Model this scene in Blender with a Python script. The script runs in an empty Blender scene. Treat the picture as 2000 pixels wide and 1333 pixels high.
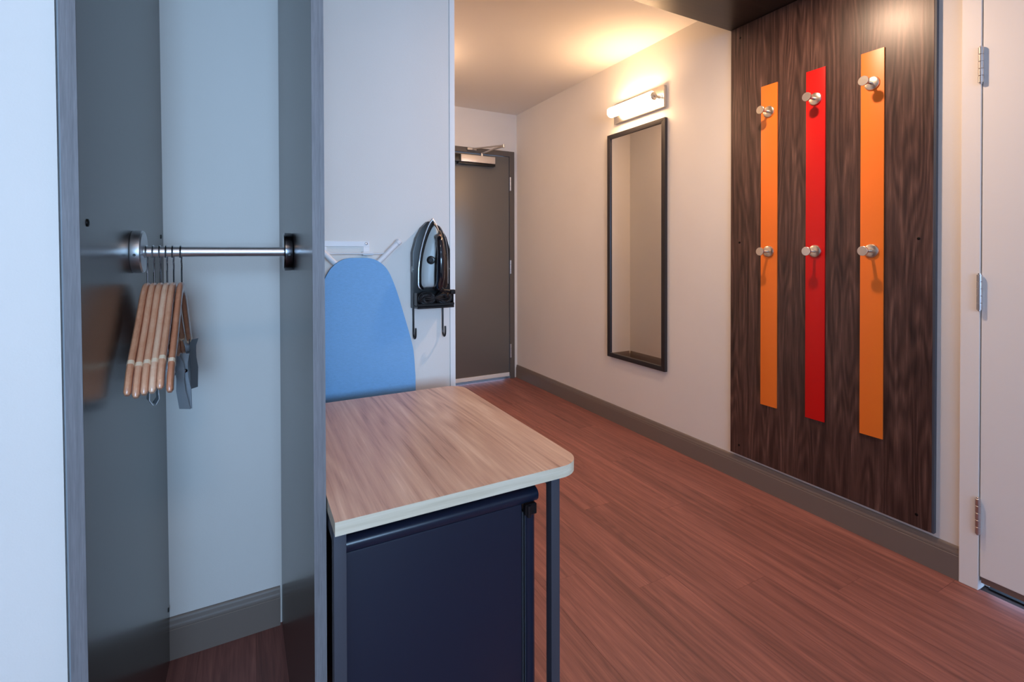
import bpy, bmesh, math, random
from mathutils import Vector, Matrix
random.seed(7)
S = bpy.context.scene
C = S.collection
PI = math.pi

# ------------------------------------------------------------------ camera
F, CX, CY = 953.66, 993.7, 504.93
yaw, pitch, roll = math.radians(27.939), math.radians(.5424), math.radians(-.132)
fwd = Vector((math.sin(yaw)*math.cos(pitch), math.cos(yaw)*math.cos(pitch), -math.sin(pitch)))
r0 = Vector((math.cos(yaw), -math.sin(yaw), 0)); u0 = r0.cross(fwd)
rt = math.cos(roll)*r0 + math.sin(roll)*u0
up = -math.sin(roll)*r0 + math.cos(roll)*u0
cd = bpy.data.cameras.new('camera'); cam = bpy.data.objects.new('camera', cd); C.objects.link(cam)
cd.sensor_width = 36; cd.lens = F/2000*36
cd.shift_x = (1000-CX)/2000; cd.shift_y = (CY-666.5)/2000
cd.clip_start = .05; cd.clip_end = 100
M = Matrix((rt, up, -fwd)).transposed().to_4x4(); M.translation = Vector((0, 0, 1.2))
cam.matrix_world = M
S.camera = cam

# ------------------------------------------------------------------ world, lamps, exposure
w = bpy.data.worlds.new('world'); S.world = w; w.use_nodes = True
w.node_tree.nodes['Background'].inputs[0].default_value = (.42, .62, 1, 1)
w.node_tree.nodes['Background'].inputs[1].default_value = 3.0

def area(name, loc, rot, sx, sy, power, col, spread=180):
    l = bpy.data.lights.new(name, 'AREA'); l.shape = 'RECTANGLE'; l.size = sx; l.size_y = sy
    l.energy = power; l.color = col; l.spread = math.radians(spread)
    o = bpy.data.objects.new(name, l); o.location = loc; o.rotation_euler = rot; C.objects.link(o)
    return o
# wide area: daylight through the bedroom window behind the camera
area('window_daylight', (-.5, -3.62, 1.62), (PI/2, 0, 0), 3.1, 1.4, 17, (.50, .72, 1), 175)
area('wardrobe_fill', (-.12, -3.61, 1.45), (PI/2, 0, 0), 1.0, 1.05, 10.5, (.41, .68, 1), 62)  # added narrow-spread fill to brighten the wardrobe niche
# added warm fill behind the camera, a bare area light without a fixture
area('room_fill', (-.05, -.9, 2.50), (0, 0, 0), .5, .5, 7, (1, .78, .60))
S.view_settings.view_transform = 'Standard'
S.view_settings.look = 'None'
S.view_settings.exposure = .54
S.view_settings.gamma = 1
S.view_settings.use_curve_mapping = False

# ------------------------------------------------------------------ materials
def lin(c):
    return tuple((x/255/12.92 if x/255 <= .04045 else ((x/255+.055)/1.055)**2.4) for x in c)+(1,)
MATS = {}
def mat(name, col, rough=.5, metal=0, spec=.5, coat=0, bump=0, bscale=200, var=0, vscale=8, trans=0, ior=1.45, stretch=(1, 1, 1), emit=None, aniso=0):
    m = bpy.data.materials.new(name); m.use_nodes = True; MATS[name] = m
    nt = m.node_tree; b = nt.nodes['Principled BSDF']
    b.inputs['Base Color'].default_value = col if len(col) == 4 else col+(1,)
    b.inputs['Roughness'].default_value = rough; b.inputs['Metallic'].default_value = metal
    b.inputs['Specular IOR Level'].default_value = spec; b.inputs['Coat Weight'].default_value = coat
    b.inputs['Coat Roughness'].default_value = .12
    b.inputs['Transmission Weight'].default_value = trans; b.inputs['IOR'].default_value = ior
    if aniso: b.inputs['Anisotropic'].default_value = aniso
    tc = nt.nodes.new('ShaderNodeTexCoord'); mp = nt.nodes.new('ShaderNodeMapping')
    mp.inputs['Scale'].default_value = stretch
    nt.links.new(tc.outputs['Object'], mp.inputs[0])
    if bump:
        n = nt.nodes.new('ShaderNodeTexNoise'); n.inputs['Scale'].default_value = bscale; n.inputs['Detail'].default_value = 3
        bp = nt.nodes.new('ShaderNodeBump'); bp.inputs['Strength'].default_value = bump; bp.inputs['Distance'].default_value = .001
        nt.links.new(mp.outputs[0], n.inputs['Vector']); nt.links.new(n.outputs['Fac'], bp.inputs['Height'])
        nt.links.new(bp.outputs[0], b.inputs['Normal'])
    if var:
        n = nt.nodes.new('ShaderNodeTexNoise'); n.inputs['Scale'].default_value = vscale; n.inputs['Detail'].default_value = 4
        r = nt.nodes.new('ShaderNodeMapRange'); r.inputs[1].default_value = .3; r.inputs[2].default_value = .7
        r.inputs[3].default_value = 1-var; r.inputs[4].default_value = 1+var
        mx = nt.nodes.new('ShaderNodeVectorMath'); mx.operation = 'SCALE'
        mx.inputs[0].default_value = tuple(col[:3])
        nt.links.new(mp.outputs[0], n.inputs['Vector']); nt.links.new(n.outputs['Fac'], r.inputs[0])
        nt.links.new(r.outputs[0], mx.inputs['Scale']); nt.links.new(mx.outputs[0], b.inputs['Base Color'])
    if emit:
        b.inputs['Emission Color'].default_value = emit[0]+(1,); b.inputs['Emission Strength'].default_value = emit[1]
    return m

def wood(name, cols, axis='Z', scale=1., figure=.5, rough=.35, coat=0, spec=.5, fine=.35, perobj=0, bump=.15, off=(0, 0, 0), fscale=1., streak=1.):
    """grain along axis; cols dark..light list; contour lines of stretched noise give the cathedral figure"""
    m = bpy.data.materials.new(name); m.use_nodes = True; MATS[name] = m
    nt = m.node_tree; L = nt.links; N = nt.nodes; b = N['Principled BSDF']
    tc = N.new('ShaderNodeTexCoord'); oi = N.new('ShaderNodeObjectInfo')
    add = N.new('ShaderNodeVectorMath'); add.operation = 'ADD'; sc = N.new('ShaderNodeVectorMath'); sc.operation = 'SCALE'
    comb = N.new('ShaderNodeCombineXYZ')
    for i in range(3): L.new(oi.outputs['Random'], comb.inputs[i])
    L.new(comb.outputs[0], sc.inputs[0]); sc.inputs['Scale'].default_value = 37.0 if perobj else 0.0
    L.new(tc.outputs['Object'], add.inputs[0]); L.new(sc.outputs[0], add.inputs[1])
    ax = 'XYZ'.index(axis)
    def mp(across, along):
        n = N.new('ShaderNodeMapping'); v = [across*scale]*3; v[ax] = along*scale
        n.inputs['Scale'].default_value = v; n.inputs['Location'].default_value = off
        L.new(add.outputs[0], n.inputs[0]); return n
    def noise(mpn, s, d, rg=.5, dist=0):
        n = N.new('ShaderNodeTexNoise'); n.inputs['Scale'].default_value = s; n.inputs['Detail'].default_value = d
        n.inputs['Roughness'].default_value = rg; n.inputs['Distortion'].default_value = dist
        L.new(mpn.outputs[0], n.inputs['Vector']); return n
    def math_(op, a, c):
        n = N.new('ShaderNodeMath'); n.operation = op
        for i, x in enumerate((a, c)):
            if x is None: continue
            if isinstance(x, (int, float)): n.inputs[i].default_value = x
            else: L.new(x, n.inputs[i])
        return n.outputs[0]
    n1 = noise(mp(9*fscale, .9*fscale), 1, 2, .45)                     # figure
    cont = math_('SINE', math_('MULTIPLY', n1.outputs['Fac'], 130), None)
    n2 = noise(mp(45, 1.6), 1, 6, .6, .3)               # streaks
    n3 = noise(mp(320, 9), 1, 3, .6)                    # pores
    v = math_('ADD', math_('MULTIPLY', math_('SUBTRACT', n2.outputs['Fac'], .5), 1.5*streak), .5)
    v = math_('ADD', v, math_('MULTIPLY', cont, .16*figure))
    v = math_('ADD', v, math_('MULTIPLY', math_('SUBTRACT', n3.outputs['Fac'], .5), fine))
    if perobj: v = math_('ADD', v, math_('MULTIPLY', math_('SUBTRACT', oi.outputs['Random'], .5), perobj))
    ramp = N.new('ShaderNodeValToRGB'); L.new(v, ramp.inputs[0])
    el = ramp.color_ramp.elements
    k = len(cols)
    el[0].position = .12; el[0].color = lin(cols[0]); el[1].position = .88; el[1].color = lin(cols[-1])
    for i in range(1, k-1):
        e = el.new(.12+.76*i/(k-1)); e.color = lin(cols[i])
    L.new(ramp.outputs[0], b.inputs['Base Color'])
    b.inputs['Roughness'].default_value = rough; b.inputs['Coat Weight'].default_value = coat
    b.inputs['Coat Roughness'].default_value = .15; b.inputs['Specular IOR Level'].default_value = spec
    bp = N.new('ShaderNodeBump'); bp.inputs['Strength'].default_value = bump; bp.inputs['Distance'].default_value = .0006
    L.new(v, bp.inputs['Height']); L.new(bp.outputs[0], b.inputs['Normal'])
    return m

WALL = mat('wall_paint', (.77, .745, .71), .75, bump=.25, bscale=420, var=.015, vscale=3)
CEIL = mat('ceiling_paint', (.85, .825, .79), .9, bump=.15, bscale=300)
WHITE = mat('white_gloss_paint', (.88, .875, .865), .35, bump=.05, bscale=60)
BASE = mat('grey_baseboard_vinyl', lin((122, 110, 102)), .45, bump=.05, bscale=50)
FLOOR = wood('floor_plank_vinyl', [(96, 64, 60), (126, 82, 76), (150, 98, 90), (180, 120, 106)], 'Y', 1, .25, .5, 0, .35, .35, .12, .12, streak=.75)
SUB = mat('subfloor', (.05, .03, .025), .9)
PANEL = wood('dark_walnut_laminate', [(36, 24, 22), (62, 43, 39), (84, 61, 55), (116, 88, 78)], 'Z', 1.5, .75, .34, 0, .5, .6, 0, .12, off=(3.1, 2.2, 1.7), fscale=.5, streak=.85)
CANOPY = wood('canopy_laminate', [(30, 22, 20), (44, 33, 30), (58, 44, 39)], 'X', 1, .4, .38, 0, .45, .4, 0, .08)
CLOSET = wood('wardrobe_laminate', [(36, 34, 34), (47, 44, 44), (58, 54, 53)], 'Z', 1, .1, .27, .08, .6, .25, 0, .04)
EDGE = wood('wardrobe_edge_band', [(92, 92, 96), (116, 116, 120), (140, 140, 144)], 'Z', 3, .1, .55, 0, .4, .6, 0, .15, streak=.45)
DESK = wood('desk_oak_laminate', [(152, 118, 102), (198, 164, 146), (214, 184, 164), (234, 210, 192)], 'Y', 1.5, .62, .33, 0, .5, .3, 0, .06, off=(.4, .9, 0), fscale=.42, streak=.85)
CREAM = wood('desk_edge_band', [(196, 186, 162), (214, 206, 184), (226, 220, 202)], 'X', 2, .1, .45, 0, .4, .4, 0, .05)
STEEL = mat('grey_desk_steel', lin((72, 76, 86)), .42, .3, bump=.04, bscale=400)
BLACK = mat('fridge_black', lin((22, 32, 50)), .32, 0, .6, bump=.06, bscale=500)
BLK2 = mat('black_plastic', lin((22, 22, 24)), .3, 0, .5)
DGREY = mat('holder_grey_plastic', lin((90, 96, 102)), .45)
RUBBER = mat('black_cord_rubber', lin((26, 24, 26)), .5)
NICKEL = mat('brushed_nickel', (.72, .68, .62), .28, 1, bump=.05, bscale=800)
ALU = mat('brushed_aluminium', (.74, .75, .77), .42, 1, aniso=.3, bump=.03, bscale=900)
CHROME = mat('chrome', (.60, .63, .68), .16, 1)
DCHROME = mat('dark_chrome', (.20, .20, .22), .22, 1)
SATIN = mat('satin_chrome', (.66, .72, .78), .22, .7)
SCREW = mat('black_screw', lin((20, 18, 18)), .4, .5)
HINGE = mat('steel_hinge', (.62, .62, .64), .3, 1)
ORANGE = mat('orange_lacquer', lin((244, 126, 44)), .35, 0, .5)
RED = mat('red_lacquer', lin((206, 16, 16)), .32, 0, .5)
MIRROR = mat('mirror_silver', (.88, .88, .87), .015, 1)
MFRAME = mat('mirror_frame_black', lin((44, 42, 46)), .35, 0, .5)
DOORP = mat('grey_metal_door_paint', lin((118, 116, 112)), .33, .35, .5, bump=.05, bscale=500)
DFRAME = mat('door_frame_paint', lin((98, 92, 88)), .4, .1, bump=.05, bscale=300)
SWEEP = mat('aluminium_sweep', (.82, .82, .81), .45, .1)
CLOSER = mat('satin_closer_cover', (.72, .66, .60), .35, .6)
BLUE = mat('blue_cover_cloth', lin((126, 176, 222)), .95, 0, .2, bump=.5, bscale=700, var=.05, vscale=260, stretch=(.35, 1, 1.6))
WMETAL = mat('white_enamelled_metal', (.78, .78, .80), .35)
WOODH = wood('hanger_beech', [(196, 128, 94), (218, 156, 120), (228, 174, 140), (238, 196, 164)], 'Y', 1, .15, .28, .3, .5, .2, .9, .03, streak=.4)
WNOTCH = mat('hanger_notch_pale', lin((240, 214, 184)), .5)
TANK = mat('smoky_tank_plastic', lin((188, 198, 200)), .38, 0, .4)
COPPER = mat('copper_button', (.75, .42, .28), .25, 1)
LAMPG = mat('lit_opal_glass', (.9, .85, .75), .3, emit=((1, .62, .34), 29))
HALLG = mat('hall_fill_shade', (.9, .85, .75), .3, emit=((1, .62, .36), 26))
LEDG = mat('lit_downlight_lens', (.9, .85, .75), .3, emit=((1, .80, .58), 30))

# ------------------------------------------------------------------ mesh helpers
def bx(bm, x0, x1, y0, y1, z0, z1, bev=0, seg=1, tilt=None):
    vs = [bm.verts.new((x, y, z)) for z in (z0, z1) for y in (y0, y1) for x in (x0, x1)]
    f = [(0, 2, 3, 1), (4, 5, 7, 6), (0, 1, 5, 4), (2, 6, 7, 3), (0, 4, 6, 2), (1, 3, 7, 5)]
    fs = [bm.faces.new([vs[i] for i in q]) for q in f]
    if bev:
        es = list({e for fc in fs for e in fc.edges})
        bmesh.ops.bevel(bm, geom=es, offset=bev, segments=seg, profile=.7, affect='EDGES')
    return vs
def frame_of(d):
    d = d.normalized(); a = Vector((0, 0, 1)) if abs(d.z) < .9 else Vector((1, 0, 0))
    u = d.cross(a).normalized(); return u, d.cross(u).normalized()
def ring(bm, c, u, v, r, n, r2=None):
    return [bm.verts.new(c+u*math.cos(2*PI*i/n)*r+v*math.sin(2*PI*i/n)*(r2 or r)) for i in range(n)]
def bridge(bm, a, b):
    n = len(a)
    for i in range(n): bm.faces.new((a[i], a[(i+1) % n], b[(i+1) % n], b[i]))
def lathe(bm, p0, d, prof, n=24):
    """prof: list of (distance along d, radius)"""
    p0 = Vector(p0); d = Vector(d).normalized(); u, v = frame_of(d); prev = None
    for t, r in prof:
        c = p0+d*t; cur = ring(bm, c, u, v, max(r, 1e-5), n)
        if prev: bridge(bm, prev, cur)
        else: bm.faces.new(cur[::-1])
        prev = cur
    bm.faces.new(prev)
def cyl(bm, p0, p1, r, n=20, bev=0):
    p0, p1 = Vector(p0), Vector(p1); l = (p1-p0).length
    if bev: lathe(bm, p0, p1-p0, [(0, r-bev), (bev, r), (l-bev, r), (l, r-bev)], n)
    else: lathe(bm, p0, p1-p0, [(0, r), (l, r)], n)
def tube(bm, pts, r, n=10):
    pts = [Vector(p) for p in pts]; prev = None; u = None
    for i, p in enumerate(pts):
        d = (pts[min(i+1, len(pts)-1)]-pts[max(i-1, 0)]).normalized()
        if u is None: u, v = frame_of(d)
        else:
            u = (u-d*u.dot(d)).normalized(); v = d.cross(u)
        rr = r[i] if isinstance(r, (list, tuple)) else r
        cur = ring(bm, p, u, v, rr, n)
        if prev: bridge(bm, prev, cur)
        else: bm.faces.new(cur[::-1])
        prev = cur
    bm.faces.new(prev)
def smooth_path(pts, k=6):
    P = [Vector(p) for p in pts]; out = []
    for i in range(len(P)-1):
        a, b, c, d = P[max(i-1, 0)], P[i], P[i+1], P[min(i+2, len(P)-1)]
        for j in range(k):
            t = j/k
            out.append(.5*((2*b)+(c-a)*t+(2*a-5*b+4*c-d)*t*t+(3*b-a-3*c+d)*t**3))
    out.append(P[-1]); return out
def prism(bm, pts, a, b, axis='Y', bev=0):
    """polygon pts (2D in the other two axes) extruded from a to b along axis"""
    def P(q, t): return {'X': (t, q[0], q[1]), 'Y': (q[0], t, q[1]), 'Z': (q[0], q[1], t)}[axis]
    A = [bm.verts.new(P(q, a)) for q in pts]; B = [bm.verts.new(P(q, b)) for q in pts]
    f1 = bm.faces.new(A); f2 = bm.faces.new(B[::-1]); n = len(pts)
    for i in range(n): bm.faces.new((A[(i+1) % n], A[i], B[i], B[(i+1) % n]))
    if bev:
        bmesh.ops.bevel(bm, geom=list(f1.edges)+list(f2.edges), offset=bev, segments=2, profile=.7, affect='EDGES')
def wpos(o):
    p = Vector(o.location)
    while o.parent: o = o.parent; p = p+Vector(o.location)
    return p
def obj(name, bm, m, parent=None, smooth=True, kind=None, label=None, base=True):
    bmesh.ops.recalc_face_normals(bm, faces=bm.faces)
    xs = [v.co for v in bm.verts]
    c = Vector(((min(v.x for v in xs)+max(v.x for v in xs))/2, (min(v.y for v in xs)+max(v.y for v in xs))/2, min(v.z for v in xs)))
    bmesh.ops.translate(bm, verts=bm.verts, vec=-c)
    me = bpy.data.meshes.new(name); bm.to_mesh(me); bm.free()
    if smooth:
        me.shade_smooth(); me.set_sharp_from_angle(angle=math.radians(35))
    for x in (m if isinstance(m, list) else [m]): me.materials.append(x)
    o = bpy.data.objects.new(name, me); C.objects.link(o)
    if parent: o.parent = parent; o.location = c-wpos(parent)
    else: o.location = c
    if kind: o['kind'] = kind
    if label: o['label'] = label
    return o
def B(): return bmesh.new()
def box(name, m, x0, x1, y0, y1, z0, z1, parent=None, bev=0, seg=2, **k):
    bm = B(); bx(bm, x0, x1, y0, y1, z0, z1, bev, seg); return obj(name, bm, m, parent, **k)
def thing(name, label, cat, loc, group=None, kind=None):
    o = bpy.data.objects.new(name, None); C.objects.link(o); o.location = loc; o.empty_display_size = .05
    if kind: o['kind'] = kind
    if label: o['label'] = label
    if cat: o['category'] = cat
    if group: o['group'] = group
    return o
def dup(root, dloc, label=None):
    r = root.copy(); C.objects.link(r); r.location = Vector(root.location)+Vector(dloc)
    if label: r['label'] = label
    for ch in list(root.children):
        c = ch.copy(); C.objects.link(c); c.parent = r
        for g in list(ch.children):
            d = g.copy(); C.objects.link(d); d.parent = c
    return r

XW = 2.29; YB = 4.15; YC = 1.745; ZC = 2.54
XL, YK = -2.6, -3.7
# ------------------------------------------------------------------ the setting
fl = box('floor', SUB, XL, XW+.1, YK, YB+.1, -.05, -.004, kind='structure', label='reddish-brown wood plank floor')
pw, pl, g = .152, 1.22, .0003
YP = -1.5; box('carpet', mat('grey_carpet', lin((96, 92, 90)), .95, bump=.6, bscale=300), XL, XW, YK, YP, -.004, .003, fl, smooth=False)
ix = 0; x = XW
while x > XL:
    x0 = max(x-pw, XL); y = YP-((ix*.43+.11) % 1)*pl
    while y < YB:
        a, b = max(y, YP), min(y+pl, YB)
        if b-a > .02: box('plank', FLOOR, x0+g, x-g, a+g, b-g, -.004, random.uniform(-.00015, .00015), fl, smooth=False)
        y += pl
    x -= pw; ix += 1
box('ceiling', CEIL, XL, XW, YK, YB, ZC, ZC+.1, kind='structure', smooth=False)
# right wall with the opening of door 2
D2a, D2b, D2h = -.20, .742, 2.10
bm = B()
bx(bm, XW, XW+.12, D2b, YB+.12, 0, ZC); bx(bm, XW, XW+.12, YK, D2a, 0, ZC); bx(bm, XW, XW+.12, D2a, D2b, D2h, ZC)
obj('wall_right', bm, WALL, kind='structure', smooth=False)
# end wall with the opening of door 1
D1a, D1b, D1h = 1.262, 2.205, 2.128
bm = B()
bx(bm, .71, D1a-.03, YB, YB+.12, 0, ZC); bx(bm, D1b+.03, XW, YB, YB+.12, 0, ZC); bx(bm, D1a-.03, D1b+.03, YB, YB+.12, D1h+.03, ZC)
obj('wall_end', bm, WALL, kind='structure', smooth=False)
box('wall_hall', WALL, .71, .83, 2.21, YB, 0, ZC, kind='structure', smooth=False)
wi = box('wall_partition', WALL, -.26, .671, YC, 2.20, 0, ZC, kind='structure', smooth=False)
box('corner_trim', WHITE, .672, .693, YC-.002, 2.20, 0, ZC, wi, bev=.0015, label='pale corner strip on the wall end')
# wall left of the wardrobe, its edge leaning like the panel beside it
bm = B()
vs = bx(bm, XL, -.252, .958, YC, 0, ZC)
for v in vs:
    if v.co.x > -1: v.co.x += .009-.0068*v.co.z
obj('wall_front', bm, WALL, kind='structure', smooth=False)
bm = B(); vs = bx(bm, -.252, -.247, .966, 1.70, 0, 2.385)
for v in vs: v.co.x += .009-.0068*v.co.z
obj('trim_1', bm, mat('pale_joint_strip', lin((150, 160, 170)), .7), kind='structure', smooth=False)  # pale blue-grey strip along the joint with the wardrobe side
box('wall_left', WALL, XL-.1, XL, YK, .96, 0, ZC, kind='structure', smooth=False)
bm = B()
bx(bm, XL, -2.10, YK-.12, YK, 0, ZC); bx(bm, 1.10, XW, YK-.12, YK, 0, ZC); bx(bm, -2.10, 1.10, YK-.12, YK, 0, .90); bx(bm, -2.10, 1.10, YK-.12, YK, 2.35, ZC)
obj('wall_back', bm, WALL, kind='structure', smooth=False)
win = thing('window_1', None, None, (.1, YK-.06, .90), kind='structure')
bm = B()
for a in (-2.10, -1.05, 0, 1.05): bx(bm, a, a+.05, YK-.09, YK-.03, .90, 2.35)
bx(bm, -2.10, 1.10, YK-.09, YK-.03, .90, .95); bx(bm, -2.10, 1.10, YK-.09, YK-.03, 2.30, 2.35)
obj('window_frame', bm, WHITE, win, smooth=False)

def baseboard(name, p0, p1, nrm, h=.122):
    """profile swept from p0 to p1, nrm = 2D direction away from the wall"""
    prof = [(0, 0), (.013, 0), (.013, h*.72), (.0115, h*.735), (.0125, h*.76), (.010, h*.83), (.0085, h*.86), (.0085, h*.92), (.006, h*.975), (.003, h), (0, h)]
    bm = B(); A = []; Bq = []
    for d, z in prof:
        A.append(bm.verts.new((p0[0]+nrm[0]*d, p0[1]+nrm[1]*d, z))); Bq.append(bm.verts.new((p1[0]+nrm[0]*d, p1[1]+nrm[1]*d, z)))
    n = len(prof)
    for i in range(n): bm.faces.new((A[i], A[(i+1) % n], Bq[(i+1) % n], Bq[i]))
    bm.faces.new(A); bm.faces.new(Bq[::-1])
    o = obj(name, bm, BASE, kind='structure'); return o
baseboard('baseboard_right', (XW, .797), (XW, YB-.002), (-1, 0))
baseboard('baseboard_partition', (.123, YC), (.668, YC), (0, -1))
baseboard('baseboard_closet', (-.222, YC), (.08, YC), (0, -1))
baseboard('baseboard_hall', (.83, 2.215), (.83, YB-.014), (1, 0))
baseboard('baseboard_end', (.845, YB), (D1a-.045, YB), (0, -1))
baseboard('baseboard_front', (XL, .958), (-.262, .958), (0, -1))

# ------------------------------------------------------------------ door 1, the grey entry door at the end of the hall
d1 = thing('door_1', 'grey metal entry door with a closer at the end of the hall', None, (1.73, YB, 0), kind='structure')
bm = B()
fw = .05; fy = YB-.022
bx(bm, D1b-.002, D1b-.002+fw, fy, YB+.11, 0, D1h+fw, .002, 1)
bx(bm, D1a+.002-fw, D1a+.002, fy, YB+.11, 0, D1h+fw, .002, 1)
bx(bm, D1a+.002, D1b-.002, fy, YB+.11, D1h+.001, D1h+fw, .002, 1)
obj('door_frame', bm, DFRAME, d1)
leaf = box('door_leaf', DOORP, D1a+.006, D1b-.007, YB-.012, YB+.03, .022, D1h-.004, d1, bev=.002)
box('door_sweep', SWEEP, D1a+.008, D1b-.009, YB-.019, YB-.0125, .026, .061, leaf, bev=.001, label='silver door sweep')
for zc in (1.868, 1.073, .268):
    bm = B()
    for k in range(3): cyl(bm, (D1b+.004, YB-.022, zc-.065+k*.0437), (D1b+.004, YB-.022, zc-.065+k*.0437+.042), .0075, 12, .001)
    obj('hinge', bm, HINGE, d1)
cl = box('door_closer', CLOSER, 1.68, 2.022, YB-.075, YB-.013, 2.034, 2.098, d1, bev=.004, label='satin silver closer box')
box('end_cap', BLK2, 1.61, 1.679, YB-.070, YB-.013, 2.032, 2.10, cl, bev=.003)
box('backing', BLK2, 1.66, 2.03, YB-.060, YB-.0125, 2.015, 2.033, cl, bev=.002)
bm = B()
cyl(bm, (1.90, YB-.045, 2.098), (1.90, YB-.045, 2.130), .011, 16, .002)
tube(bm, [(1.90, YB-.045, 2.125), (1.955, YB-.20, 2.146), (2.01, YB-.27, 2.160)], .008, 8)
cyl(bm, (2.01, YB-.27, 2.148), (2.01, YB-.27, 2.178), .010, 14, .002)
tube(bm, [(2.01, YB-.27, 2.168), (1.80, YB-.06, 2.158)], .007, 8)
bx(bm, 1.755, 1.845, YB-.05, YB-.023, 2.146, 2.17, .003, 1)
obj('closer_arm', bm, HINGE, cl)
bm = B(); cyl(bm, (1.34, YB-.013, 1.02), (1.34, YB-.02, 1.02), .026, 20, .002); cyl(bm, (1.34, YB-.02, 1.02), (1.34, YB-.06, 1.02), .01, 12); tube(bm, [(1.34, YB-.06, 1.02), (1.45, YB-.06, 1.02)], .009, 10)
obj('door_handle', bm, NICKEL, d1)

# ------------------------------------------------------------------ door 2, the white door at the right edge
d2 = thing('door_2', 'white door with three steel hinges in the right wall', None, (XW, .27, 0), kind='structure')
bm = B()
bx(bm, XW-.015, XW+.002, D2b+.0, D2b+.054, 0, D2h+.056, .0015, 1)
bx(bm, XW-.015, XW+.002, D2a-.054, D2a, 0, D2h+.056, .0015, 1)
bx(bm, XW-.015, XW+.002, D2a+.001, D2b-.001, D2h+.003, D2h+.056, .0015, 1)
obj('door_casing', bm, WHITE, d2)
bm = B()
bx(bm, XW+.042, XW+.10, D2b-.012, D2b-.0005, 0, D2h); bx(bm, XW+.042, XW+.10, D2a+.0005, D2a+.012, 0, D2h)
obj('door_stop', bm, WHITE, d2, smooth=False)
bm = B(); bx(bm, XW-.013, XW+.03, D2a+.004, D2b-.0035, .052, D2h-.004, .0015, 1)
leaf2 = obj('door_leaf', bm, WHITE, d2)
box('door_sweep', mat('brown_door_sweep', lin((120, 98, 90)), .6), XW-.009, XW+.026, D2a+.005, D2b-.006, .030, .0515, leaf2, bev=.001, label='brown strip along the door foot')
box('threshold_shade', mat('gap_shade', (.01, .01, .01), .9), XW+.03, XW+.1, D2a+.013, D2b-.013, -.001, .002, d2, smooth=False)  # near-black sheet paints the shade in the gap under the door
for zc in (1.858, 1.061, .268):
    bm = B()
    L5 = .125/5
    for k in range(5): cyl(bm, (XW-.0225, D2b-.001, zc-.0625+k*L5), (XW-.0225, D2b-.001, zc-.0625+k*L5+L5-.001), .0078, 16, .0008)
    cyl(bm, (XW-.0225, D2b-.001, zc-.067), (XW-.0225, D2b-.001, zc+.067), .0045, 10, .001)
    obj('hinge', bm, HINGE, d2)
bm = B(); cyl(bm, (XW-.0135, -.13, 1.0), (XW-.022, -.13, 1.0), .026, 20, .002); cyl(bm, (XW-.02, -.13, 1.0), (XW-.06, -.13, 1.0), .01, 12); tube(bm, [(XW-.06, -.13, 1.0), (XW-.06, -.02, 1.0)], .009, 10)
obj('door_handle', bm, NICKEL, d2)

# ------------------------------------------------------------------ overhead canopy and wood panel
cn = box('overhead_canopy', CANOPY, -.248, XW-.001, .880, 1.757, 2.386, ZC-.001, bev=.001)
cn['label'] = 'dark wood overhead canopy running above the wood wall panel'; cn['category'] = 'canopy'
wp = thing('wall_panel', 'tall dark walnut wall panel behind the orange and red coat racks', 'wall panel', (XW-.01, 1.31, .138))
box('panel_board', PANEL, XW-.019, XW-.0015, .875, 1.750, .138, 2.384, wp, bev=.0008, seg=1)
box('panel_edge', mat('daylit_edge_band', lin((70, 78, 90)), .5), XW-.0188, XW-.0015, .868, .8745, .1385, 2.384, wp, label='edge band coloured with the cool window light')  # blue cast of the window light is put into the band colour
for y, z in ((1.695, 2.325), (.921, 2.325), (1.697, 1.256), (.920, 1.255), (1.698, .188), (.922, .187)):
    bm = B(); lathe(bm, (XW-.0185, y, z), (-1, 0, 0), [(0, .0055), (.0015, .0055), (.0028, .003)], 14)
    obj('screw', bm, SCREW, wp)
XP = XW-.019
def rack(y, m, label, first):
    t = thing('coat_rack', label, 'coat rack', (XP, y, .44), 'coat racks on the wood panel')
    box('backing_strip', m, XP-.0062, XP-.0002, y-.0425, y+.0425, .441, 2.031, t, bev=.0008)
    for z in (1.897, 1.208):
        bm = B(); X0 = XP-.0063
        lathe(bm, (X0, y, z), (-1, 0, 0), [(0, .028), (.002, .0285), (.006, .027), (.0085, .022), (.0095, .008)], 36)
        h = obj('hook_flange', bm, NICKEL, t)
        bm = B()
        lathe(bm, (X0-.0092, y, z), (-1, 0, 0), [(0, .0062), (.045, .0062), (.048, .009), (.052, .0165), (.0545, .0195), (.060, .0195), (.0605, .0188)], 36)
        obj('hook_peg', bm, NICKEL, h)
rack(1.530, ORANGE, 'orange coat rack strip with two round hooks, nearest the mirror', True)
rack(1.306, RED, 'red coat rack strip with two round steel hooks, the middle one', False)
rack(1.078, ORANGE, 'orange coat rack strip with two round hooks, nearest the white door', False)

# recessed downlight in the canopy
dl = thing('recessed_downlight', 'small round recessed downlight in the underside of the dark canopy', 'downlight', (1.66, 1.25, 2.386))
bm = B(); n = 32
ra = ring(bm, Vector((1.66, 1.25, 2.384)), Vector((1, 0, 0)), Vector((0, 1, 0)), .048, n); rb = ring(bm, Vector((1.66, 1.25, 2.3855)), Vector((1, 0, 0)), Vector((0, 1, 0)), .056, n)
rc = ring(bm, Vector((1.66, 1.25, 2.3855)), Vector((1, 0, 0)), Vector((0, 1, 0)), .042, n)
bridge(bm, ra, rb); bridge(bm, ra, rc); obj('bezel', bm, NICKEL, dl)
bm = B(); bm.faces.new(ring(bm, Vector((1.66, 1.25, 2.3852)), Vector((1, 0, 0)), Vector((0, 1, 0)), .041, n)); obj('lens', bm, LEDG, dl)
l = bpy.data.lights.new('downlight_beam', 'AREA'); l.shape = 'DISK'; l.size = .08; l.energy = 12; l.color = (1, .66, .44)
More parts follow.
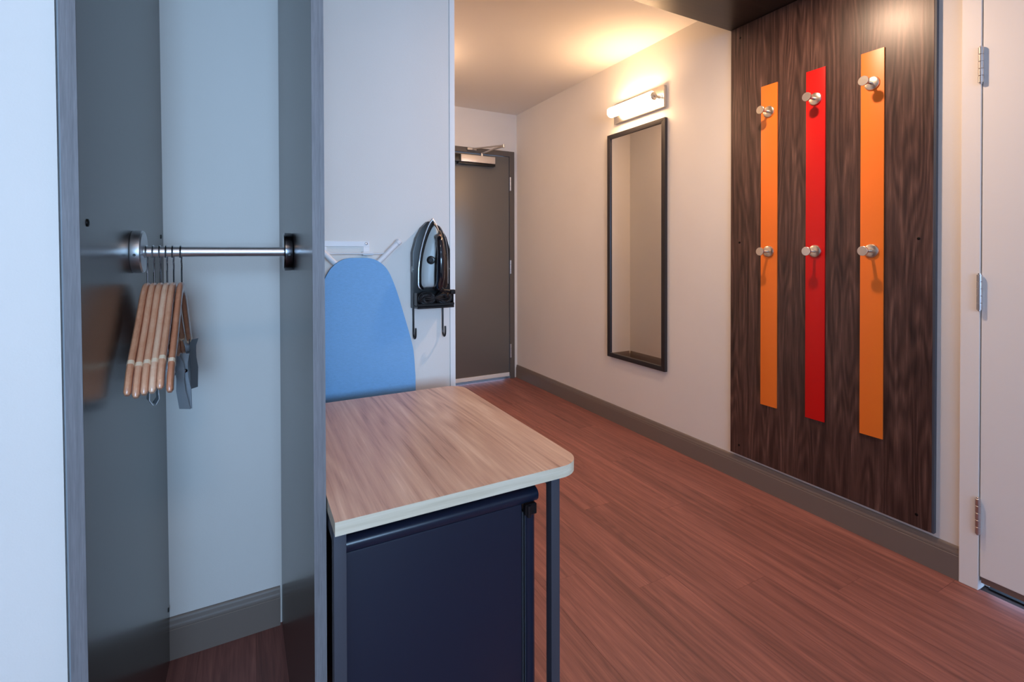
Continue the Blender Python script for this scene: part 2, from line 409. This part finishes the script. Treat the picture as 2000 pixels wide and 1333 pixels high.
o = bpy.data.objects.new('downlight_beam', l); C.objects.link(o); o.location = (1.66, 1.25, 2.380)
# round flush lamp added to brighten the hall, hidden behind the partition from here
hl = thing('added_hall_lamp', 'added round opal fill lamp for the hall behind the partition', 'lamp', (1.0, 3.15, ZC))
bm = B(); lathe(bm, (1.0, 3.15, ZC-.0002), (0, 0, -1), [(0, .15), (.02, .15), (.022, .145)], 40); obj('lamp_base', bm, NICKEL, hl)
bm = B(); lathe(bm, (1.0, 3.15, ZC-.0225), (0, 0, -1), [(0, .14), (.02, .132), (.04, .105), (.052, .06), (.056, .01)], 40); obj('lamp_shade', bm, HALLG, hl)

# ------------------------------------------------------------------ mirror and sconce
mr = thing('wall_mirror', 'tall narrow black-framed mirror hanging under the lit wall lamp', 'mirror', (XW-.01, 2.49, .463))
y0, y1, z0, z1, fw = 2.215, 2.765, .463, 2.042, .030
xa, xb = XW-.024, XW-.001
bm = B()
for a, b, c, d in ((y0, y0+fw, z0, z1), (y1-fw, y1, z0, z1)):
    q = a < 2.4
    pts = [(y0, z0), (y0+fw, z0+fw), (y0+fw, z1-fw), (y0, z1)] if q else [(y1, z0), (y1, z1), (y1-fw, z1-fw), (y1-fw, z0+fw)]
    prism(bm, pts, xa, xb, 'X', .0025)
prism(bm, [(y0, z0), (y1, z0), (y1-fw, z0+fw), (y0+fw, z0+fw)], xa, xb, 'X', .0025)
prism(bm, [(y0, z1), (y1, z1), (y1-fw, z1-fw), (y0+fw, z1-fw)], xa, xb, 'X', .0025)
obj('frame', bm, MFRAME, mr)
box('mirror_glass', MIRROR, XW-.014, XW-.004, y0+fw-.004, y1-fw+.004, z0+fw-.004, z1-fw+.004, mr, smooth=False)

sc = thing('wall_lamp', 'lit tubular wall lamp with nickel ends above the mirror', 'lamp', (XW-.01, 2.45, 2.11))
box('back_plate', NICKEL, XW-.026, XW-.001, 2.222, 2.690, 2.108, 2.243, sc, bev=.003)
tx, tz, ta, tb = 2.205, 2.170, 2.255, 2.655
bm = B(); lathe(bm, (tx, ta, tz), (0, 1, 0), [(0, .030), (.004, .034), (tb-ta-.004, .034), (tb-ta, .030)], 40); obj('glass_tube', bm, LAMPG, sc)
for e, s in ((ta, -1), (tb, 1)):
    bm = B()
    lathe(bm, (tx, e, tz), (0, s, 0), [(0, .024), (.003, .026), (.010, .026), (.014, .022), (.016, .010), (.022, .008), (.024, .004)], 32)
    cap = obj('end_cap', bm, NICKEL, sc)
    bm = B(); cyl(bm, (XW-.0262, e+s*.008, tz), (tx+.024, e+s*.008, tz), .009, 16); lathe(bm, (XW-.0262, e+s*.008, tz), (-1, 0, 0), [(0, .018), (.004, .016), (.006, .009)], 24)
    obj('arm', bm, NICKEL, cap)

# ------------------------------------------------------------------ wardrobe
def sheared(x0, x1, y0, y1, z0, z1, f, bev=0):
    bm = B(); bx(bm, x0, x1, y0, y1, z0, z1, bev, 1)
    for v in bm.verts: v.co.x += f(v.co)
    return bm
WT = 2.3855
wd = thing('wardrobe', 'open dark laminate wardrobe niche holding the clothes rail', 'wardrobe', (-.07, 1.34, 0))
lean = lambda c: .009-.0068*c.z
twist = lambda c: -.015*(c.y-.945)/.8+.0015
sp = obj('side_panel', sheared(-.2445, -.225, .946, 1.744, 0, WT, lean), CLOSET, wd, smooth=False)
obj('edge_band', sheared(-.2447, -.2248, .9445, .9459, .0003, WT-.0005, lean), EDGE, sp, smooth=False, label='lighter front edge band')
for y, z in ((.986, 1.250), (1.703, 1.251), (1.722, .159), (.99, .16), (.986, 2.2)):
    bm = B(); xx = -.225+.009-.0068*z
    lathe(bm, (xx+.0001, y, z), (1, 0, 0), [(0, .0062), (.0012, .0062), (.0022, .0035)], 14); obj('screw', bm, SCREW, sp)
sp = obj('side_panel', sheared(.0985, .119, .946, 1.744, 0, WT, lambda c: twist(c)), CLOSET, wd, smooth=False)
obj('edge_band', sheared(.0983, .1192, .9445, .9459, .0003, WT-.0005, lambda c: .0015), EDGE, sp, smooth=False, label='lighter front edge band')

RY, RZ = 1.322, 1.206
XLp = -.225+.009-.0068*RZ; XRp = .0985+twist(Vector((0, RY, 0)))
rl = thing('clothes_rail', 'brushed steel clothes rail between the wardrobe side panels', 'clothes rail', (-.06, RY, RZ))
bm = B(); cyl(bm, (XLp+.018, RY, RZ), (XRp-.018, RY, RZ), .0115, 32); obj('rail', bm, ALU, rl)
for X0, s in ((XLp+.0004, 1), (XRp-.0006, -1)):
    bm = B(); lathe(bm, (X0, RY, RZ), (s, 0, 0), [(0, .0455), (.002, .0465), (.017, .0465), (.0195, .0445)], 48); fl_ = obj('flange', bm, DCHROME if s < 0 else ALU, rl)
    bm = B(); cyl(bm, (X0+s*.009, RY-.0462, RZ-.007), (X0+s*.009, RY-.0470, RZ-.007), .0028, 12); obj('set_screw', bm, SCREW, fl_)

# ------------------------------------------------------------------ hangers (arms run along y; local origin at the rail)
arm = [(0, -.071), (.018, -.0735), (.038, -.086), (.065, -.112), (.095, -.143), (.130, -.176), (.155, -.199), (.178, -.224), (.200, -.262)]
HX = [-.2005, -.1885, -.1765, -.1645, -.1525, -.1375]
TX = [-.2035, -.1900, -.1770, -.1645, -.1520, -.1365]
labels = ['wooden hanger with steel hook, leftmost on the rail beside the flange', 'wooden hanger with steel hook, second from the left on the rail',
          'wooden hanger with a chrome clip peeking below its tip, third on the rail', 'wooden hanger with steel hook, fourth from the left on the rail',
          'pale wooden hanger with steel hook, fifth on the rail, left of the last gap', 'wooden hanger with large chrome clips, the rightmost on the rail']
def hanger(i):
    X = HX[i]; n = len(arm)
    t = thing('clothes_hanger', labels[i], 'hanger', (X, RY, RZ-.07), 'wooden hangers on the clothes rail')
    dzs = [.0, -.006, -.002, .0, .006, -.002][i]
    sk = (X-TX[i])/.2*.6
    path = smooth_path([(0, -d, z) for d, z in arm[::-1]]+[(0, d, z) for d, z in arm[1:]], 4)
    def body(pred, grow, name, m, parent):
        bm = B(); segs = [p for p in path if pred(p)]; prev = None
        for k, p in enumerate(segs):
            j = path.index(p); a = path[max(j-1, 0)]; b = path[min(j+1, len(path)-1)]; d = (b-a).normalized(); nn = Vector((0, -d.z, d.y))
            e = min(j, len(path)-1-j); hh = (.0125 if e > 2 else (.006, .010, .0118)[e])+grow; ww = .0060+grow
            if e == 0: ww *= .6
            c = Vector((X+sk*(p.y)*.9, RY+p.y*.98, RZ+p.z-hh*.8+(dzs if abs(p.y) > .02 else 0)*abs(p.y)/.2))
            cur = []
            for q in range(14):
                th = 2*PI*q/14; cx_ = math.cos(th); sy_ = math.sin(th)
                cur.append(bm.verts.new(c+Vector((1, 0, 0))*ww*math.copysign(abs(cx_)**.6, cx_)+nn*hh*math.copysign(abs(sy_)**.75, sy_)))
            if prev: bridge(bm, prev, cur)
            else: bm.faces.new(cur[::-1])
            prev = cur
        bm.faces.new(prev); return obj(name, bm, m, parent)
    arms = body(lambda p: True, 0, 'wooden_arms', WOODH, t)
    for s in (-1, 1):
        body(lambda p: s*p.y > .158 and s*p.y < .166+.004, .0004, 'notch', WNOTCH, arms)
    # steel hook over the rail
    R = .0148; pts = [(0, 0, -.073), (0, 0, -.045), (0, .001, -.030), (0, .008, -.020)]
    pts += [(0, R*math.cos(a), R*math.sin(a)) for a in [math.radians(d) for d in range(-35, 205, 20)]]
    pts.append((0, -R-.001, -.012))
    # hook plane runs along y, so it arches across the rail
    bm = B(); tube(bm, [(X+(.0012 if k < 3 else 0), RY+p[1]*1.0, RZ+p[2]-.0012) for k, p in enumerate(pts)], .0016, 8)
    obj('hook', bm, CHROME, t)
    if i in (2, 5):
        bm = B(); yb = .145
        tube(bm, smooth_path([(X+.001, RY-yb, RZ-.205), (X+.0015, RY-yb, RZ-.238), (X+.0015, RY-yb+.012, RZ-.250), (X+.0015, RY+yb-.012, RZ-.250), (X+.0015, RY+yb, RZ-.238), (X+.001, RY+yb, RZ-.205)], 4), .0015, 8)
        obj('wire_bar', bm, CHROME, t)
        for cy, dx, ln, ang in (((1.195, .002, .055, 0), (1.46, .0, .055, 0)) if i == 2 else ((1.245, .006, .085, .10), (1.475, .002, .098, -.06))):
            cz = RZ-.250; cxx = X+.0015+dx
            bm = B(); cyl(bm, (cxx, cy-.011, cz-.004), (cxx, cy+.011, cz-.004), .0038, 12, .0006)
            rz = math.radians({1.195: 20, 1.46: 10, 1.245: 58, 1.475: -38}[cy])
            bmesh.ops.rotate(bm, verts=bm.verts, cent=(cxx, cy, cz), matrix=Matrix.Rotation(rz, 3, 'Z'))
            clip = obj('clip', bm, CHROME, t)
            for s in (-1, 1):
                bm = B(); hw = .011
                secs = [(.030, .0135, .010), (.012, .0050, .011), (-.004, .0042, .0105), (-.02, .0060, .0085), (-.045, .0075, .0105), (-ln, .0015, .0125)]
                prev = None
                for z, ox, wy in secs:
                    yy = cy+ang*(z)
                    cur = [bm.verts.new((cxx+s*(ox), yy-wy, cz+z)), bm.verts.new((cxx+s*(ox), yy+wy, cz+z)), bm.verts.new((cxx+s*(ox+.0012), yy+wy, cz+z)), bm.verts.new((cxx+s*(ox+.0012), yy-wy, cz+z))]
                    if prev: bridge(bm, prev, cur)
                    else: bm.faces.new(cur)
                    prev = cur
                bm.faces.new(prev[::-1])
                bmesh.ops.rotate(bm, verts=bm.verts, cent=(cxx, cy, cz), matrix=Matrix.Rotation(rz, 3, 'Z'))
                obj('jaw', bm, SATIN, clip)
for i in range(6): hanger(i)

# ------------------------------------------------------------------ desk
DX0, DX1, DY0, DY1, DZ0, DZ1 = .123, .637, .855, 1.560, .7255, .750
dk = thing('desk', 'small desk with rounded oak-look top and grey metal legs', 'desk', (.38, 1.2, 0))
def rounded(x0, x1, y0, y1, r, n=12):
    p = [(x0, y0)]
    p += [(x1-r+r*math.cos(a), y0+r+r*math.sin(a)) for a in [(-PI/2+PI/2*k/n) for k in range(n+1)]]
    p += [(x1-r+r*math.cos(a), y1-r+r*math.sin(a)) for a in [(PI/2*k/n) for k in range(n+1)]]
    p += [(x0, y1)]; return p
bm = B(); prism(bm, rounded(DX0, DX1, DY0, DY1, .055), DZ0+.0004, DZ1, 'Z')
bm.normal_update()
for f in bm.faces:
    f.material_index = 0 if abs(f.normal.z) > .9 else 1
top = obj('desk_top', bm, [DESK, CREAM], dk, smooth=True)
for lx in (.124, .569):
    for ly in (.880, 1.515):
        box('leg', STEEL, lx, lx+.0215, ly, ly+.0215, 0, DZ0-.03 if ly > 1 else DZ0, dk, bev=.0015)
bm = B(); bx(bm, .1457, .5688, 1.5152, 1.5362, DZ0-.045, DZ0-.012, .0015, 1); bx(bm, .1242, .1452, .9017, 1.536, DZ0-.0295, DZ0, .001, 1); bx(bm, .5692, .5902, .9017, 1.536, DZ0-.0295, DZ0, .001, 1)
obj('frame_rail', bm, STEEL, dk)

# ------------------------------------------------------------------ mini fridge under the desk
FX0, FX1, FY = .1475, .5550, .925
fr = thing('mini_fridge', 'black mini fridge tucked under the desk', 'fridge', (.35, 1.15, 0))
box('cabinet', BLACK, FX0+.004, FX1-.004, FY+.045, 1.40, .028, .664, fr, bev=.006)
bm = B()
bx(bm, FX0, .5215, FY, FY+.040, .045, .6525, .004, 2)
door = obj('door', bm, BLACK, fr)
bm = B(); n = 12      # rounded top cap of the door
pr_ = [(FY+.043, .654), (FY-.002, .654), (FY-.007, .660)]+[(FY+.008-.016*math.cos(a), .668+.0135*math.sin(a)) for a in [PI/2*k/6 for k in range(7)]]+[(FY+.043, .6815)]
prism(bm, pr_, FX0-.001, FX1+.005, 'X', .002); obj('top_cap', bm, BLACK, door)
bm = B(); bx(bm, .5222, .5248, FY-.0015, FY+.036, .045, .635, .001, 1); bx(bm, .5285, .5305, FY-.001, FY+.036, .045, .635, .0008, 1)
obj('trim_rib', bm, mat('fridge_rib', lin((70, 78, 86)), .3, .2), door)
bm = B()
pr_ = [(.5315, FY+.04), (.5315, FY+.004), (.536, FY)]+[(.546+.0125*math.sin(a), FY+.013-.0135*math.cos(a)) for a in [PI/2*k/6 for k in range(7)]]+[(.5585, FY+.04)]
prism(bm, pr_, .045, .634, 'Z'); obj('side_rib', bm, BLACK, door)
bm = B(); bx(bm, .526, .5545, FY-.010, FY+.004, .628, .652, .002, 1); cyl(bm, (.5335, FY-.010, .625), (.5335, FY-.010, .651), .0048, 14, .001)
obj('hinge', bm, BLK2, fr)
for ax in (FX0+.03, FX1-.03):
    for ay in (FY+.08, 1.36):
        bm = B(); cyl(bm, (ax, ay, 0), (ax, ay, .0275), .014, 16, .002); obj('foot', bm, BLK2, fr)

# ------------------------------------------------------------------ ironing board on its wall bracket
bk = thing('wall_bracket', 'white metal wall bracket the ironing board hangs from', 'bracket', (.29, YC, 1.20))
bm = B(); bx(bm, .208, .371, YC-.004, YC-.0002, 1.226, 1.245, .001, 1); bx(bm, .208, .229, YC-.004, YC-.0002, 1.203, 1.2265, .001, 1); bx(bm, .349, .371, YC-.004, YC-.0002, 1.203, 1.2265, .001, 1)
obj('plate', bm, WMETAL, bk)
for X in (.218, .360):
    bm = B(); lathe(bm, (X, YC-.0041, 1.236), (0, -1, 0), [(0, .0048), (.001, .0048), (.002, .003)], 16); obj('screw', bm, HINGE, bk)
for a, b in ((.204, .236), (.343, .378)):
    bm = B(); bx(bm, a, b, YC-.033, YC-.0042, 1.1955, 1.208, .003, 2); obj('hook_lug', bm, WMETAL, bk)

ib = thing('ironing_board', 'blue-covered ironing board hanging upright behind the desk', 'ironing board', (.32, 1.70, .12))
half = [(0, 1.187), (.030, 1.1865), (.055, 1.180), (.080, 1.163), (.098, 1.140), (.112, 1.110), (.128, 1.066), (.142, 1.020), (.158, .965), (.172, .915), (.182, .875), (.187, .84), (.190, .79), (.192, .72), (.192, .30), (.188, .16), (.17, .12), (0, .115)]
cxb = .322
hp = smooth_path([(a, 0, z) for a, z in half], 3)
out = [(cxb+p.x, p.z) for p in hp]+[(cxb-p.x, p.z) for p in hp[::-1][1:-1]]
bm = B(); prism(bm, out, 1.672, 1.690, 'Y', .005); cov = obj('cover', bm, BLUE, ib)
bm = B()
def T(a, b, r=.0095, y=1.7065): cyl(bm, (a[0], y, a[1]), (b[0], y, b[1]), r, 18, .002)
T((.352, 1.130), (.462, 1.240)); T((.290, 1.130), (.180, 1.240))
T((.352, 1.130), (.352, .22), .008); T((.290, 1.130), (.290, .22), .008); T((.250, .22), (.392, .22), .008)
tube(bm, [(.184, 1.7085, 1.205), (.24, 1.713, 1.2020), (.40, 1.713, 1.2015), (.424, 1.7085, 1.205)], .003, 8)
obj('folded_legs', bm, WMETAL, ib)
for a, b in (((.458, 1.236), (.470, 1.248)), ((.184, 1.236), (.172, 1.248))):
    bm = B(); cyl(bm, (a[0], 1.7065, a[1]), (b[0], 1.7065, b[1]), .0112, 18, .003); obj('foot_cap', bm, WMETAL, ib)

# ------------------------------------------------------------------ iron and its wall holder
IX, IZ = .586, 1.185
def drop(w, zt, zb, n=28, p=.72):
    """teardrop outline, point up; returns (x,z) list"""
    R = []
    for k in range(n+1):
        t = k/n
        ww = w*(math.sin(PI/2*min(t/.82, 1)))**p
        if t > .93: ww *= math.sqrt(max(0, 1-((t-.93)/.07)**2*.35))
        R.append((ww, zt+(zb-zt)*t))
    return [(IX+a, z) for a, z in R]+[(IX-a, z) for a, z in R[::-1][:-1]]
def loft(bm, secs):
    prev = None
    for y, pts, dx in secs:
        cur = [bm.verts.new((a+dx, y, z)) for a, z in pts]
        if prev: bridge(bm, prev, cur)
        else: bm.faces.new(cur)
        prev = cur
    bm.faces.new(prev[::-1])
ho = thing('iron_holder', 'black and grey wall holder with two J hooks beside the ironing board', 'iron holder', (IX, YC, 1.0))
bm = B()
o_ = [(.518, 1.004), (.654, 1.004), (.654, 1.215), (.640, 1.262), (.618, 1.298), (.590, 1.318), (.575, 1.318), (.552, 1.296), (.532, 1.258), (.518, 1.205)]
prism(bm, o_, YC-.032, YC-.0003, 'Y', .004); obj('shell', bm, DGREY, ho)
bm = B(); prism(bm, [(a+(-.003 if a < .58 else .003 if a > .6 else 0), z) for a, z in o_], YC-.042, YC-.0325, 'Y', .003); obj('rim', bm, BLK2, ho)
bm = B(); bx(bm, .5175, .655, YC-.088, YC-.0425, 1.006, 1.014, .002, 1); bx(bm, .5175, .655, YC-.088, YC-.084, 1.0145, 1.024, .001, 1)
bx(bm, .5175, .5225, YC-.0825, YC-.0425, 1.0145, 1.062, .002, 1); bx(bm, .650, .655, YC-.0825, YC-.0425, 1.0145, 1.062, .002, 1)
obj('cord_basket', bm, BLK2, ho)
for X in (.527, .640):
    bm = B()
    tube(bm, smooth_path([(X, YC-.006, 1.010), (X, YC-.007, .96), (X, YC-.007, .912), (X, YC-.012, .898), (X, YC-.022, .893), (X, YC-.031, .899), (X, YC-.034, .912), (X, YC-.034, .932)], 5), .0034, 10)
    obj('hook', bm, BLK2, ho)
for X, s in ((.5175, -1), (.6545, 1)):
    bm = B(); lathe(bm, (X, YC-.030, 1.145), (s, 0, 0), [(0, .012), (.0015, .012), (.003, .008)], 24); obj('release_button', bm, TANK, ho)

ir = thing('steam_iron', 'black steam iron with smoky water tank standing in the wall holder', 'iron', (IX, YC-.05, 1.07))
bm = B(); yb = YC-.0425
loft(bm, [(yb, drop(.053, 1.324, 1.072), 0), (yb-.006, drop(.056, 1.330, 1.070), 0), (yb-.009, drop(.056, 1.330, 1.070), 0), (yb-.011, drop(.053, 1.326, 1.072), 0)])
obj('soleplate', bm, ALU, ir)
bm = B()
loft(bm, [(yb-.0112, drop(.0525, 1.322, 1.073), 0), (yb-.020, drop(.051, 1.318, 1.073), 0), (yb-.026, drop(.047, 1.308, 1.074), 0)])
obj('skirt', bm, BLK2, ir)
bm = B()
loft(bm, [(yb-.0262, drop(.0485, 1.302, 1.080), 0), (yb-.034, drop(.0475, 1.296, 1.082), .001), (yb-.044, drop(.041, 1.282, 1.086), .002), (yb-.050, drop(.030, 1.262, 1.095), .003)])
tk = obj('water_tank', bm, TANK, ir)
bm = B()
loft(bm, [(yb-.0262, drop(.0265, 1.286, 1.078), .0200), (yb-.046, drop(.026, 1.284, 1.078), .0175), (yb-.056, drop(.022, 1.282, 1.078), .011), (yb-.062, drop(.015, 1.278, 1.082), .005)])
obj('top_housing', bm, BLK2, ir)
bm = B()
tube(bm, smooth_path([(IX+.018, yb-.030, 1.300), (IX+.036, yb-.036, 1.262), (IX+.0455, yb-.036, 1.215), (IX+.0490, yb-.034, 1.160), (IX+.0485, yb-.034, 1.092)], 6), .0016, 8)
obj('chrome_trim', bm, CHROME, ir)
bm = B()
tube(bm, smooth_path([(IX+.002, yb-.055, 1.262), (IX+.002, yb-.075, 1.248), (IX+.002, yb-.086, 1.215), (IX+.002, yb-.088, 1.165), (IX+.002, yb-.084, 1.115), (IX+.002, yb-.070, 1.088), (IX+.002, yb-.055, 1.082)], 5), [.010]+[.0125]*12+[.0145]*8+[.0135]*9+[.012], 16)
obj('handle', bm, mat('glossy_black_plastic', lin((16, 18, 26)), .12, 0, .6, coat=.5), ir)
for z, r, m in ((1.262, .0065, COPPER), (1.246, .0070, WMETAL), (1.228, .0085, mat('lilac_grey_plastic', lin((190, 186, 200)), .3))):
    bm = B(); yy = yb-(.074 if z > 1.255 else .082 if z > 1.24 else .090)
    lathe(bm, (IX+.002, yy+.012, z), (0, -1, 0), [(0, r), (.012, r), (.014, r*.7)], 20); obj('button', bm, m, ir)
bm = B(); lathe(bm, (IX-.018, yb-.044, 1.178), (-.45, -1, 0), [(0, .015), (.008, .015), (.0095, .012), (.0095, .007), (.0115, .006)], 24); obj('dial', bm, BLK2, ir)
bm = B()
for k in range(7):      # cord wound in two bundles at the heel
    for c0, rx in ((IX-.031, .031), (IX+.034, .029)):
        q = k/6; rr = rx*(1-.72*q); rz_ = .0215*(1-.66*q)
        tube(bm, [(c0+rr*math.cos(t), yb-.031-.008*math.sin(q*PI)-.004*math.cos(2*t+k), 1.041+rz_*math.sin(t+.25*math.sin(k))) for t in [2*PI*j/24 for j in range(25)]], .0034, 8)
for k in range(4):
    tube(bm, smooth_path([(IX-.052+.004*k, yb-.030, 1.058-.009*k), (IX-.02, yb-.040-.001*k, 1.050-.006*k), (IX+.004, yb-.043, 1.040+.003*k), (IX+.03, yb-.040, 1.030+.009*k), (IX+.056-.002*k, yb-.028, 1.024+.012*k)], 5), .0034, 8)
tube(bm, smooth_path([(IX+.004, yb-.060, 1.092), (IX+.010, yb-.078, 1.080), (IX+.022, yb-.070, 1.066), (IX+.034, yb-.060, 1.060)], 6), .0038, 8)
obj('power_cord', bm, RUBBER, ir)
bm = B(); cyl(bm, (IX+.006, yb-.062, 1.072), (IX+.062, yb-.060, 1.064), .006, 14, .001); bx(bm, IX+.045, IX+.064, yb-.070, yb-.052, 1.056, 1.072, .002, 1)
obj('plug', bm, BLK2, ir)
